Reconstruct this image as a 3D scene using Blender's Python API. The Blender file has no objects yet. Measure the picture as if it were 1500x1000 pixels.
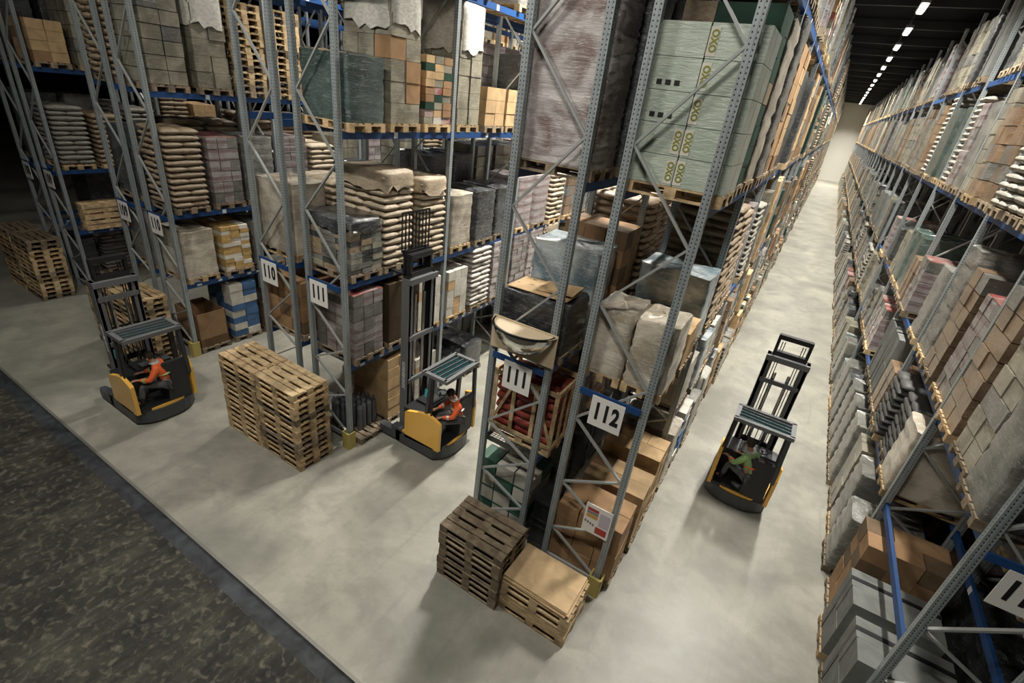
import bpy, math, random
from mathutils import Vector, Matrix
R = random.Random(112)
S = bpy.context.scene
COL = S.collection
# ------------------------------------------------------------------ camera
a, b, c, F = -4.96853563e-01, -4.68647559e-01, 1.31158722e-01, 7.19372951e+02
ca, sa, cb, sb, cc, sc_ = math.cos(a), math.sin(a), math.cos(b), math.sin(b), math.cos(c), math.sin(c)
fwd = Vector((sa*cb, ca*cb, sb)); rgt = Vector((ca, -sa, 0)); up = rgt.cross(fwd)
r2 = cc*rgt + sc_*up; u2 = -sc_*rgt + cc*up
cd = bpy.data.cameras.new('camera'); cam = bpy.data.objects.new('camera', cd); COL.objects.link(cam)
cam.matrix_world = Matrix(((r2.x, u2.x, -fwd.x, 0), (r2.y, u2.y, -fwd.y, 0), (r2.z, u2.z, -fwd.z, 7.5), (0, 0, 0, 1)))
cd.sensor_width = 36; cd.lens = 36*F/1500; cd.clip_start = .05; cd.clip_end = 300
S.camera = cam
# ------------------------------------------------------------------ world, exposure
W = bpy.data.worlds.new('world'); S.world = W; W.use_nodes = True
W.node_tree.nodes['Background'].inputs[0].default_value = (.75, .95, 1, 1)
W.node_tree.nodes['Background'].inputs[1].default_value = .006
S.view_settings.view_transform = 'Standard'; S.view_settings.look = 'None'
S.view_settings.gamma = 1; S.view_settings.use_curve_mapping = False
S.view_settings.exposure = 0.0
S.cycles.max_bounces = 5; S.cycles.diffuse_bounces = 2; S.cycles.glossy_bounces = 2
S.cycles.transparent_max_bounces = 8; S.cycles.use_denoising = True
S.cycles.sample_clamp_indirect = 4; S.cycles.sample_clamp_direct = 0
# lamp rows: (x, first y, spacing, count, watts)
LAMP_ROWS = [(1.03, 10.6, 5.2, 18, 500), (-5.2, 11.4, 5.2, 8, 760), (-11.3, 11.0, 5.2, 5, 330), (-17.4, 11.5, 5.2, 3, 160)]
CROSS_LAMPS = [(-2.0, 1.2, 330), (-7.2, 1.2, 420), (-12.4, 1.2, 180)]
LAMP_Z = 11.9

# ------------------------------------------------------------------ helpers
class MB:
    def __init__(s): s.v = []; s.f = []; s.m = []; s.sm = []
    def add(s, vs, fs, m=0, smooth=False):
        n = len(s.v); s.v += [tuple(p) for p in vs]; s.f += [tuple(i+n for i in f) for f in fs]
        s.m += [m]*len(fs); s.sm += [smooth]*len(fs); return s
    def box(s, c, d, m=0, rz=0, taper=1.0, M=None):
        x, y, z = d[0]/2, d[1]/2, d[2]/2; vs = []
        for k, t in ((-1, 1), (1, taper)):
            for i, j in ((-1, -1), (1, -1), (1, 1), (-1, 1)):
                px, py = i*x*t, j*y*t
                if rz: px, py = px*math.cos(rz)-py*math.sin(rz), px*math.sin(rz)+py*math.cos(rz)
                p = Vector((c[0]+px, c[1]+py, c[2]+k*z))
                vs.append(M @ p if M else p)
        return s.add(vs, [(3, 2, 1, 0), (4, 5, 6, 7), (0, 1, 5, 4), (1, 2, 6, 5), (2, 3, 7, 6), (3, 0, 4, 7)], m)
    def bb(s, x0, x1, y0, y1, z0, z1, m=0): return s.box(((x0+x1)/2, (y0+y1)/2, (z0+z1)/2), (x1-x0, y1-y0, z1-z0), m)
    def bar(s, p, q, w, h=None, m=0, upv=(0, 0, 1)):
        p, q = Vector(p), Vector(q); d = (q-p); L = d.length; d.normalize(); h = h or w
        u = Vector(upv)
        if abs(d.dot(u)) > .98: u = Vector((1, 0, 0))
        sx = d.cross(u).normalized(); sy = sx.cross(d)
        vs = [e + sx*i*w/2 + sy*j*h/2 for e in (p, q) for i, j in ((-1, -1), (1, -1), (1, 1), (-1, 1))]
        return s.add(vs, [(3, 2, 1, 0), (4, 5, 6, 7), (0, 1, 5, 4), (1, 2, 6, 5), (2, 3, 7, 6), (3, 0, 4, 7)], m)
    def tube(s, p, q, r, r2=None, n=12, m=0, caps=True):
        p, q = Vector(p), Vector(q); d = (q-p).normalized(); r2 = r if r2 is None else r2
        u = Vector((0, 0, 1)) if abs(d.z) < .9 else Vector((1, 0, 0))
        e1 = d.cross(u).normalized(); e2 = e1.cross(d)
        vs = [e + (e1*math.cos(2*math.pi*i/n) + e2*math.sin(2*math.pi*i/n))*rr for e, rr in ((p, r), (q, r2)) for i in range(n)]
        fs = [(i, (i+1) % n, n+(i+1) % n, n+i) for i in range(n)]
        s.add(vs, fs, m, True)
        if caps: s.add(vs, [tuple(range(n-1, -1, -1)), tuple(range(n, 2*n))], m)
        return s
    def prism(s, pts, z0, z1, m=0, M=None):      # pts counter-clockwise in xy
        n = len(pts); vs = [Vector((x, y, z)) for z in (z0, z1) for x, y in pts]
        if M: vs = [M @ v for v in vs]
        return s.add(vs, [tuple(range(n-1, -1, -1)), tuple(range(n, 2*n))] + [(i, (i+1) % n, n+(i+1) % n, n+i) for i in range(n)], m)
    def mesh(s, name, mats):
        me = bpy.data.meshes.new(name); me.from_pydata(s.v, [], s.f); me.update()
        for q in (mats if isinstance(mats, (list, tuple)) else [mats]): me.materials.append(q)
        me.polygons.foreach_set('material_index', s.m); me.polygons.foreach_set('use_smooth', s.sm)
        return me
    def obj(s, name, mats, parent=None, loc=(0, 0, 0), rz=0): return put(name, s.mesh(name, mats), parent, loc, rz)
def put(name, me, parent=None, loc=(0, 0, 0), rz=0):
    o = bpy.data.objects.new(name, me); COL.objects.link(o); o.location = loc; o.rotation_euler = (0, 0, rz)
    if parent: o.parent = parent
    return o
def tag(o, label, cat, group=None, kind=None):
    if label: o['label'] = label
    if cat: o['category'] = cat
    if group: o['group'] = group
    if kind: o['kind'] = kind
    return o
def thing(name, label, cat, loc=(0, 0, 0), rz=0, group=None): return tag(put(name, None, None, loc, rz), label, cat, group)
def struct(o): o['kind'] = 'structure'; return o

# ------------------------------------------------------------------ materials
def mat(name, col, rough=.6, metal=0, spec=.5, **kw):
    m = bpy.data.materials.new(name); m.use_nodes = True; p = m.node_tree.nodes['Principled BSDF']
    p.inputs['Base Color'].default_value = (*col, 1); p.inputs['Roughness'].default_value = rough
    p.inputs['Metallic'].default_value = metal; p.inputs['Specular IOR Level'].default_value = spec
    for k, v in kw.items(): p.inputs[k].default_value = v
    return m
class NT:
    def __init__(s, m): s.t = m.node_tree; s.p = s.t.nodes['Principled BSDF']
    def n(s, ty, **kw):
        q = s.t.nodes.new(ty)
        for k, v in kw.items():
            if k.startswith('i_'): q.inputs[k[2:].replace('_', ' ')].default_value = v
            else: setattr(q, k, v)
        return q
    def l(s, a_, b_): s.t.links.new(a_, b_)
    def co(s, scale=(1, 1, 1), kind='Object', jitter=True):
        t = s.n('ShaderNodeTexCoord'); mp = s.n('ShaderNodeMapping'); mp.inputs['Scale'].default_value = scale
        s.l(t.outputs[kind], mp.inputs['Vector'])
        if jitter:
            oi = s.n('ShaderNodeObjectInfo'); mu = s.n('ShaderNodeMath', operation='MULTIPLY'); mu.inputs[1].default_value = 57.
            s.l(oi.outputs['Random'], mu.inputs[0]); s.l(mu.outputs[0], mp.inputs['Location'])
        return mp.outputs[0]
    def noise(s, vec, scale, detail=3, dist=0., rough=.5):
        q = s.n('ShaderNodeTexNoise'); q.inputs['Scale'].default_value = scale; q.inputs['Detail'].default_value = detail
        q.inputs['Distortion'].default_value = dist; q.inputs['Roughness'].default_value = rough; s.l(vec, q.inputs['Vector']); return q.outputs['Fac']
    def ramp(s, fac, stops):
        q = s.n('ShaderNodeValToRGB'); e = q.color_ramp.elements
        while len(e) < len(stops): e.new(.5)
        for k, (p, cl) in enumerate(stops): e[k].position = p; e[k].color = (*cl, 1) if len(cl) == 3 else cl
        s.l(fac, q.inputs[0]); return q.outputs[0]
    def mix(s, fac, a_, b_, mode='MIX'):
        q = s.n('ShaderNodeMix', data_type='RGBA', blend_type=mode)
        for inp, v in ((0, fac), (6, a_), (7, b_)):
            if isinstance(v, (int, float)): q.inputs[inp].default_value = v
            elif isinstance(v, tuple): q.inputs[inp].default_value = (*v, 1)
            else: s.l(v, q.inputs[inp])
        return q.outputs[2]
    def rnd(s, lo, hi, colr):
        oi = s.n('ShaderNodeObjectInfo'); mr = s.n('ShaderNodeMapRange'); mr.inputs[3].default_value = lo; mr.inputs[4].default_value = hi
        s.l(oi.outputs['Random'], mr.inputs[0]); h = s.n('ShaderNodeHueSaturation'); s.l(mr.outputs[0], h.inputs['Value']); s.l(colr, h.inputs['Color']); return h.outputs[0]
    def bump(s, h, st=.3, d=.01):
        q = s.n('ShaderNodeBump'); q.inputs['Strength'].default_value = st; q.inputs['Distance'].default_value = d; s.l(h, q.inputs['Height']); s.l(q.outputs[0], s.p.inputs['Normal']); return q.outputs[0]
B3 = lambda v: (v, v, v)
def wood(name, c1, c2, lo=.6, hi=1.25):
    m = mat(name, c1, .75, spec=.25); t = NT(m); n = t.noise(t.co((3, 3, 14)), 3, 4, 1); n2 = t.noise(t.co((1, 1, 1)), 5.5, 1)
    col = t.mix(t.ramp(n, [(.3, B3(0)), (.7, B3(1))]), c1, c2); col = t.mix(t.ramp(n2, [(.45, B3(0)), (.62, B3(.55))]), col, tuple(x*.45 for x in c1))
    t.l(t.rnd(lo, hi, col), t.p.inputs['Base Color']); return m
M = {}
M['wood'] = wood('pallet_wood', (.46, .32, .17), (.66, .49, .29))
M['wood_light'] = wood('fresh_wood', (.56, .40, .22), (.72, .56, .34), .9, 1.1)
M['wood_grey'] = wood('weathered_wood', (.22, .17, .115), (.38, .30, .205))
def card(name, c1, lo=.75, hi=1.15):
    m = mat(name, c1, .7, spec=.3); t = NT(m); n = t.noise(t.co((1.5, 1.5, 1.5)), 2.2, 4, .6); col = t.mix(t.ramp(n, [(.35, B3(0)), (.7, B3(1))]), tuple(x*.8 for x in c1), tuple(min(1, x*1.15) for x in c1))
    t.l(t.rnd(lo, hi, col), t.p.inputs['Base Color']); return m
M['card'] = card('brown_cardboard', (.33, .20, .105)); M['card_tan'] = card('tan_cardboard', (.54, .37, .20)); M['card_dark'] = card('dark_cardboard', (.17, .115, .07))
M['card_white'] = card('white_cardboard', (.60, .57, .50)); M['sheet'] = card('cardboard_sheet', (.62, .44, .25), 1, 1)
M['green_dark'] = card('dark_green_crate', (.018, .055, .035)); M['blue_print'] = card('blue_print_carton', (.07, .15, .30))
def film(name, c1, c2, c3=None, streak=.4, layer=.22, rough=.28, shade=.75):
    """goods behind stretch film: wrinkled, glossy, with faint layers of product"""
    m = mat(name, c1, rough, spec=.6); t = NT(m); p = t.p
    n = t.noise(t.co((1.6, 1.6, 9)), 3.6, 6, .8, .68); big = t.noise(t.co((1, 1, 1)), 2.3, 3, .5)
    col = t.mix(t.ramp(big, [(.4, B3(0)), (.6, B3(1))]), c1, c2)
    if c3:
        w = t.n('ShaderNodeTexWave', bands_direction='Z'); w.inputs['Scale'].default_value = .314/layer/1.0; w.inputs['Distortion'].default_value = 1.2; w.inputs['Detail'].default_value = 3
        t.l(t.co((1, 1, 1), jitter=False), w.inputs['Vector']); col = t.mix(t.ramp(w.outputs['Fac'], [(.55, B3(0)), (.8, B3(.8))]), col, c3)
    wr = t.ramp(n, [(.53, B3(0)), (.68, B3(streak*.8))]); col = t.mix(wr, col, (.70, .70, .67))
    gl = t.noise(t.co((7, 7, 10)), 3.2, 3, 1.5, .6); col = t.mix(t.ramp(gl, [(.64, B3(0)), (.72, B3(min(1, streak*1.6)))]), col, (.85, .85, .82))  # small bright highlights on the film, painted as near-white flecks in the base colour
    t.l(t.rnd(shade, 1.15, col), p.inputs['Base Color'])
    bn = t.bump(n, .6, .02); p.inputs['Coat Weight'].default_value = .6; p.inputs['Coat Roughness'].default_value = .16; t.l(bn, p.inputs['Coat Normal'])
    return m
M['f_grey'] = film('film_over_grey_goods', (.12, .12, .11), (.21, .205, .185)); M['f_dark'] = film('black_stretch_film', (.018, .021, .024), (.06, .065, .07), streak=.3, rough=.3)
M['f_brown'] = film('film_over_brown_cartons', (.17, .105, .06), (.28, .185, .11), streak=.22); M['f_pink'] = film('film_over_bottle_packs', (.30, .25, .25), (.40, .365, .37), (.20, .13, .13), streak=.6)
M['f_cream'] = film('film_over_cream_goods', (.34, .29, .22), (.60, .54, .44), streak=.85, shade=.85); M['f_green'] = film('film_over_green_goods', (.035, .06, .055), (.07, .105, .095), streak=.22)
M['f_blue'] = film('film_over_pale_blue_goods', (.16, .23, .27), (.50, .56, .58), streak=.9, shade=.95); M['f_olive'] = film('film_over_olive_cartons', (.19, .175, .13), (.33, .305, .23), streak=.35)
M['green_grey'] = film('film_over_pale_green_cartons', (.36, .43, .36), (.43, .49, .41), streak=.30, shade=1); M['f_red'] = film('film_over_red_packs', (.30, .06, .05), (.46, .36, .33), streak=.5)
def sackm(name, c1):
    m = mat(name, c1, .55, spec=.4); t = NT(m); n = t.noise(t.co((3, 3, 6)), 4, 4, .8); col = t.mix(t.ramp(n, [(.3, B3(0)), (.7, B3(1))]), tuple(x*.75 for x in c1), tuple(min(1, x*1.15) for x in c1))
    t.l(t.rnd(.8, 1.1, col), t.p.inputs['Base Color']); t.bump(n, .4, .02); t.p.inputs['Coat Weight'].default_value = .12; t.p.inputs['Coat Roughness'].default_value = .35; return m
M['s_cream'] = sackm('cream_sacks', (.47, .385, .28)); M['s_grey'] = sackm('grey_sacks', (.27, .255, .22)); M['s_brown'] = sackm('brown_sacks', (.31, .235, .155))
M['s_white'] = sackm('white_sacks', (.55, .52, .48)); M['s_dark'] = sackm('dark_sacks', (.07, .07, .07)); M['s_orange'] = sackm('orange_print_sacks', (.50, .33, .13))
M['cover'] = sackm('white_plastic_cover', (.66, .64, .58)); M['cover_grey'] = sackm('grey_plastic_cover', (.33, .32, .29))
def perforated(name, c1):
    m = mat(name, c1, .42, .3); t = NT(m); tc = t.n('ShaderNodeTexCoord'); sx = t.n('ShaderNodeSeparateXYZ'); t.l(tc.outputs['Object'], sx.inputs[0])
    def mth(op, x, y=None):
        q = t.n('ShaderNodeMath', operation=op)
        for k, v in enumerate((x, y)):
            if v is None: continue
            if isinstance(v, (int, float)): q.inputs[k].default_value = v
            else: t.l(v, q.inputs[k])
        return q.outputs[0]
    fz = mth('ABSOLUTE', mth('SUBTRACT', mth('FRACT', mth('MULTIPLY', sx.outputs[2], 20)), .5))
    dz = mth('MULTIPLY', fz, .05)
    ax = mth('ABSOLUTE', mth('SUBTRACT', mth('ABSOLUTE', sx.outputs[0]), .026))
    ay = mth('ABSOLUTE', sx.outputs[1])
    inx = mth('LESS_THAN', mth('MAXIMUM', mth('MULTIPLY', ax, 1.3), dz), .0085)
    tc2 = t.n('ShaderNodeNewGeometry'); sn = t.n('ShaderNodeSeparateXYZ'); t.l(tc2.outputs['Normal'], sn.inputs[0])
    isf = mth('GREATER_THAN', mth('ABSOLUTE', sn.outputs[1]), .5)
    iny = mth('LESS_THAN', mth('MAXIMUM', mth('MULTIPLY', ay, 1.3), dz), .0085)
    hole = mth('ADD', mth('MULTIPLY', inx, isf), mth('MULTIPLY', iny, mth('SUBTRACT', 1, isf)))
    n = t.noise(t.co((5, 5, 1.5)), 4, 4); col = t.mix(n, tuple(x*.7 for x in c1), tuple(min(1, x*1.3) for x in c1))
    t.l(t.mix(hole, col, (.012, .012, .012)), t.p.inputs['Base Color']); return m
M['post'] = perforated('galvanised_perforated_steel', (.36, .40, .41)); M['brace'] = mat('galvanised_brace_steel', (.42, .44, .43), .42, .3)
M['beam'] = mat('blue_beam_paint', (.012, .058, .19), .5); M['label'] = mat('white_beam_sticker', (.6, .62, .62), .5); M['yellow_guard'] = mat('yellow_guard_paint', (.42, .34, .10), .6)
M['mesh_steel'] = mat('dark_shelf_mesh', (.09, .095, .09), .45, .5); M['board'] = mat('grey_shelf_board', (.10, .105, .10), .6)
M['sign'] = mat('white_sign_board', (.88, .86, .82), .5); M['ink'] = mat('black_sign_ink', (.012, .012, .014), .5); M['red'] = mat('red_print', (.42, .05, .04), .5)
M['orange_print'] = mat('orange_print', (.65, .36, .10), .5); M['grey_print'] = mat('grey_print', (.22, .24, .26), .5); M['violet_print'] = mat('pale_lilac_print', (.58, .52, .62), .5)
M['yellow'] = mat('truck_yellow_paint', (.90, .50, .09), .35, spec=.5, **{'Coat Weight': .4}); M['tgrey'] = mat('truck_dark_grey', (.055, .06, .066), .45)
M['mast'] = mat('mast_grey_steel', (.17, .175, .18), .4, .2); M['black'] = mat('black_plastic', (.015, .016, .018), .4); M['rubber'] = mat('wheel_rubber', (.02, .02, .02), .8)
M['chrome'] = mat('piston_chrome', (.6, .6, .6), .15, 1); M['cyan'] = mat('cyan_sticker', (.05, .42, .45), .5); M['cloth_black'] = mat('black_seat_vinyl', (.03, .03, .032), .6)
M['guard_glass'] = mat('tinted_roof_glass', (.01, .035, .04), .12, spec=.6); M['orange'] = mat('orange_hi_vis', (.95, .16, .04), .6, **{'Emission Strength': 0}); M['hi_green'] = mat('green_hi_vis', (.30, .50, .20), .6)
M['reflex'] = mat('silver_reflective_tape', (.6, .62, .58), .3, .4); M['skin'] = mat('skin', (.42, .23, .15), .55, **{'Subsurface Weight': .08}); M['hair'] = mat('dark_brown_hair', (.035, .022, .014), .7)
M['trousers'] = mat('grey_work_trousers', (.10, .105, .11), .85); M['boot'] = mat('black_boot', (.02, .02, .02), .6); M['eye'] = mat('eye_white', (.6, .6, .58), .3)
M['cyl'] = mat('grey_painted_cylinder', (.13, .14, .15), .32, .5); M['mirror'] = mat('convex_mirror_surface', (.80, .80, .74), .06, 1); M['onion'] = sackm('red_net_bags', (.27, .045, .03))
M['mirror_board'] = mat('cream_mirror_housing', (.66, .53, .36), .6); M['green_plastic'] = mat('green_crate_plastic', (.02, .09, .06), .4); M['lamp_shell'] = mat('lamp_housing', (.3, .3, .3), .5)
lm = mat('lamp_tube', (1, 1, 1)); lm.node_tree.nodes['Principled BSDF'].inputs['Emission Color'].default_value = (1, .93, .82, 1); lm.node_tree.nodes['Principled BSDF'].inputs['Emission Strength'].default_value = 14; M['tube'] = lm
M['wall'] = mat('pale_wall_panel', (.80, .78, .70), .6); M['ceiling'] = mat('dark_ceiling_sheet', (.005, .006, .007), .9, spec=.1); M['girder'] = mat('grey_roof_girder', (.025, .027, .027), .7)
m = mat('polished_concrete', (.4, .4, .36), .42, spec=.5); t = NT(m); v = t.co((1, 1, 1), jitter=False)
n1 = t.noise(v, .4, 7, .4, .66); n2 = t.noise(v, 1.6, 6, .35, .65); n3 = t.noise(t.co((5, .35, 1), jitter=False), 1.2, 6, .3, .7); n4 = t.noise(v, 22, 2)
col = t.mix(t.ramp(n1, [(.34, B3(0)), (.66, B3(1))]), (.22, .215, .185), (.40, .385, .325)); col = t.mix(t.ramp(n2, [(.38, B3(.5)), (.55, B3(0))]), col, (.20, .195, .17)); col = t.mix(t.ramp(n3, [(.56, B3(0)), (.75, B3(.35))]), col, (.16, .155, .14)); col = t.mix(t.ramp(n4, [(.2, B3(.25)), (.45, B3(0))]), col, (.2, .19, .16))
t.l(col, t.p.inputs['Base Color']); t.l(t.ramp(n2, [(.3, B3(.29)), (.7, B3(.42))]), t.p.inputs['Roughness']); t.bump(n2, .08, .01); M['floor'] = m
m = mat('worn_dark_concrete', (.06, .06, .05), .8, spec=.3); t = NT(m); v = t.co((1, 1, 1), jitter=False)
n1 = t.noise(v, .9, 9, .2, .72); n2 = t.noise(t.co((5, .8, 1), jitter=False), 1.1, 9, .25, .75); n3 = t.noise(v, 9, 5, .5)
col = t.mix(t.ramp(n1, [(.36, B3(0)), (.72, B3(1))]), (.020, .020, .019), (.095, .088, .064)); col = t.mix(t.ramp(n2, [(.40, B3(.8)), (.62, B3(0))]), col, (.014, .015, .015)); col = t.mix(t.ramp(n3, [(.52, B3(0)), (.75, B3(.5))]), col, (.22, .20, .15))
t.l(col, t.p.inputs['Base Color']); t.bump(n3, .5, .03); M['dark_floor'] = m
m = mat('asphalt_gutter', (.03, .035, .04), .7); t = NT(m); v = t.co((1, 1, 1), jitter=False); n1 = t.noise(v, 3, 6, 1); t.l(t.ramp(n1, [(.35, (.010, .012, .015)), (.7, (.045, .052, .058))]), t.p.inputs['Base Color']); t.bump(n1, .5, .03); M['gutter'] = m
M['kerb'] = mat('kerb_edge_steel', (.22, .21, .19), .5, .4)

# ------------------------------------------------------------------ setting
struct(MB().bb(-60, 40, 2.68, 110, -.2, 0).obj('floor', M['floor']))
struct(MB().bb(-60, 40, -14, 2.38, -.3, -.012).obj('floor_apron', M['dark_floor'])); struct(MB().bb(-60, 40, 2.38, 2.63, -.3, -.03).obj('trim_1', M['gutter']))
struct(MB().bb(-60, 40, 2.63, 2.68, -.3, .006).obj('trim_2', M['kerb']))
mb = MB().bb(-60, 40, 106, 106.3, -.2, 12.6); 
for k in range(60): mb.bb(-60+k*1.6, -60+k*1.6+.03, 105.985, 106, 0, 12.4)
struct(mb.obj('wall_back', M['wall']))
struct(MB().bb(-60, 40, -14, 107, 12.6, 12.8).obj('ceiling', M['ceiling']))
for k in range(19): struct(MB().bb(-60, 40, 12+k*5.2, 12.2+k*5.2, 12.25, 12.6).obj('trim_%d' % (k+3), M['girder']))
struct(MB().bb(-60.3, -60, -14, 107, -.2, 12.6).obj('wall_left', M['ceiling'])); struct(MB().bb(40, 40.3, -14, 107, -.2, 12.6).obj('wall_right', M['ceiling'])); struct(MB().bb(-60, 40, -14.3, -14, -.2, 12.6).obj('wall_front', M['ceiling']))

# ------------------------------------------------------------------ lamps
tube_me = MB().bb(-.09, .09, -.9, .9, -.04, 0).mesh('tube', M['tube']); shell_me = MB().bb(-.14, .14, -1, 1, 0, .1).bb(-.01, .01, -.8, -.78, .1, .65).bb(-.01, .01, .78, .8, .1, .65).mesh('housing', M['lamp_shell'])
def lamp(x, y, w, label, group, rz=0, spread=125):
    o = thing('strip_light', label, 'ceiling light', (x, y, LAMP_Z+.05), rz, group)
    put('housing', shell_me, o); put('lamp_tube', tube_me, o)
    L = bpy.data.lights.new('lamp_glow', 'AREA'); L.shape = 'RECTANGLE'; L.size = .3; L.size_y = 1.8; L.energy = w; L.color = (1, .96, .87); L.spread = math.radians(spread)
    q = bpy.data.objects.new('lamp_glow', L); COL.objects.link(q); q.parent = o; q.location = (0, 0, -.07)
ORD = ['first', 'second', 'third', 'fourth', 'fifth', 'sixth', 'seventh', 'eighth', 'ninth', 'tenth'] + ['%dth' % k for k in range(11, 21)] + ['21st', '22nd', '23rd'] + ['%dth' % k for k in range(24, 31)] + ['31st', '32nd', '33rd'] + ['%dth' % k for k in range(34, 100)]
AN = ['over the aisle of the right truck', 'over the aisle of the yellow central truck', 'over the aisle behind the left truck', 'over the far left aisle']
for r, (x, y0, dy, n, w) in enumerate(LAMP_ROWS):
    for k in range(n): lamp(x, y0+k*dy, w*(2.2 if k > 15 else 1), '%s strip light from the front %s' % (ORD[k], AN[r]), 'strip lights under the roof')
for k, (x, y, w) in enumerate(CROSS_LAMPS): lamp(x, y, w, ['strip light above the cross aisle near the cardboard pile', 'strip light above the cross aisle near the tall pallet stacks', 'strip light above the cross aisle near the left truck'][k], 'strip lights under the roof', math.pi/2, 172)

# ------------------------------------------------------------------ pallets
def pallet_mb(mb=None, ox=0, oy=0, oz=0, m=0, seed=0):
    q = mb or MB(); rr = random.Random(seed)
    for y, w in ((-.3275, .145), (-.178, .10), (0, .145), (.178, .10), (.3275, .145)): q.box((ox, oy+y, oz+.133), (1.2, w, .022), m)
    for x in (-.5275, 0, .5275):
        q.box((ox+x, oy, oz+.111), (.145, .8, .022), m)
        for y in (-.35, 0, .35): q.box((ox+x, oy+y, oz+.061), (.145, .1 if y else .145, .078), m)
    for y, w in ((-.35, .1), (0, .145), (.35, .1)): q.box((ox, oy+y, oz+.011), (1.2, w, .022), m)
    return q
PAL = {k: pallet_mb().mesh('pallet', M[k]) for k in ('wood', 'wood_grey', 'wood_light')}
def low_pallet(): 
    q = MB(); q.box((0, 0, .133), (1.2, .8, .022)); q.box((0, 0, .011), (1.2, .8, .022))
    for x in (-.5275, 0, .5275):
        for y in (-.35, 0, .35): q.box((x, y, .066), (.145, .12, .088))
    return q
PAL_LOW = low_pallet().mesh('pallet', M['wood_grey'])

# ------------------------------------------------------------------ load shapes (local x = depth into the rack, 1.2; y = 0.8)
CACHE = {}
def cartons(w, d, h, nx, ny, nz, seed, mats, jit=.008, m2=.3, z0=.146, gap=.006):
    q = MB(); rr = random.Random(seed)
    for k in range(nz):
        ax, ay = (nx, ny)
        for i in range(ax):
            for j in range(ay):
                if 0 < i < ax-1 and 0 < j < ay-1 and k < nz-1: continue
                sx, sy, sz = w/ax, d/ay, h/nz
                q.box((-w/2+(i+.5)*sx+rr.uniform(-jit, jit), -d/2+(j+.5)*sy+rr.uniform(-jit, jit), z0+(k+.5)*sz), (sx-gap, sy-gap, sz-gap), (rr.randrange(len(mats)) if len(mats) > 2 else 1 if rr.random() < m2 else 0), rr.uniform(-.01, .01))
    return q.mesh('cartons', mats)
def pillow(q, c, d, m=0, rr=R):
    U = (-1, -.95, -.55, 0, .55, .95, 1); nx, ny = 6, 6; top = []; bot = []; o = rr.uniform(-.012, .012)
    for j in range(ny+1):
        for i in range(nx+1):
            u, v_ = U[i], U[j]; t_ = (max(0, 1-abs(u)**4)*max(0, 1-abs(v_)**4))**.3
            e = 1-.04*(abs(u)*abs(v_)); x, y = c[0]+u*d[0]/2*e+o, c[1]+v_*d[1]/2*e
            z = t_*d[2]/2; top.append((x, y, c[2]+z*(1+rr.uniform(-.08, .08)))); bot.append((x, y, c[2]-z))
    n = nx+1; N = len(top); fs = []
    for j in range(ny):
        for i in range(nx):
            p = j*n+i; fs += [(p, p+1, p+n+1, p+n), (N+p, N+p+n, N+p+n+1, N+p+1)]
    q.add(top+bot, fs, m, True)
def sacks(w, d, h, layer, seed, mats, z0=.146):
    q = MB(); rr = random.Random(seed); nz = max(2, round(h/layer)); lh = h/nz
    q.box((0, 0, z0+h/2-.02), (w*.82, d*.8, h-.06))
    for k in range(nz):
        z = z0+(k+.5)*lh; A, Bn = ((3, 1) if k % 2 else (2, 2))
        for i in range(A):
            for j in range(Bn):
                pillow(q, (-w/2+(i+.5)*w/A+rr.uniform(-.01, .01), -d/2+(j+.5)*d/Bn+rr.uniform(-.015, .015), z), (w/A*1.01, d/Bn*1.01, lh*1.12), 0, rr)
    return q.mesh('sacks', mats)
def shrink(w, d, h, seed, mats, amp=.012, layer=.25, z0=.146, top=.0, r=.05, nz=None):
    """rounded block of goods pulled tight in film"""
    q = MB(); rr = random.Random(seed); nz = nz or max(6, int(h/.08)); ring = []
    px = [w/2-r, 0, -(w/2-r)]
    def corner(cx, cy, a0): return [(cx+r*math.cos(a0+t_), cy+r*math.sin(a0+t_)) for t_ in (0, math.pi/4, math.pi/2)]
    base = []
    cs = [(w/2-r, d/2-r, 0), (-w/2+r, d/2-r, math.pi/2), (-w/2+r, -d/2+r, math.pi), (w/2-r, -d/2+r, -math.pi/2)]
    for k, cn in enumerate(cs):
        base += corner(*cn); nx_ = cs[(k+1) % 4]; p = base[-1]; t_ = corner(*nx_)[0]
        for s_ in ((.33, .66) if k % 2 else (.25, .5, .75)): base.append((p[0]+(t_[0]-p[0])*s_, p[1]+(t_[1]-p[1])*s_))
    n = len(base); vs = []
    for k in range(nz+1):
        z = z0+h*k/nz; f = abs(math.sin(math.pi*(z-z0)/layer))**.5
        for (x, y) in base:
            l = math.hypot(x, y); s_ = 1+(f*amp*1.4-amp+rr.uniform(-amp, amp)*.8)/l
            if k == 0: s_ = 1
            vs.append((x*s_, y*s_, z+(rr.uniform(-.02, .02) if k == nz else 0)))
    fs = [(k*n+i, k*n+(i+1) % n, (k+1)*n+(i+1) % n, (k+1)*n+i) for k in range(nz) for i in range(n)]
    q.add(vs, fs, 0, True)
    T = nz*n; tv = []; g = 5
    for k in range(g+1):
        s_ = 1-k/g*.999
        for i in range(n):
            x, y, z = vs[T+i]; tv.append((x*s_, y*s_, z+(top*math.sin(min(1, (1-s_)*2)*math.pi/2) + rr.uniform(-.018, .018)*(k > 0))))
    q.add(tv, [(k*n+i, k*n+(i+1) % n, (k+1)*n+(i+1) % n, (k+1)*n+i) for k in range(g) for i in range(n)], 1 if len(mats) > 1 else 0, True)
    return q.mesh('wrapped_goods', mats)
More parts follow.
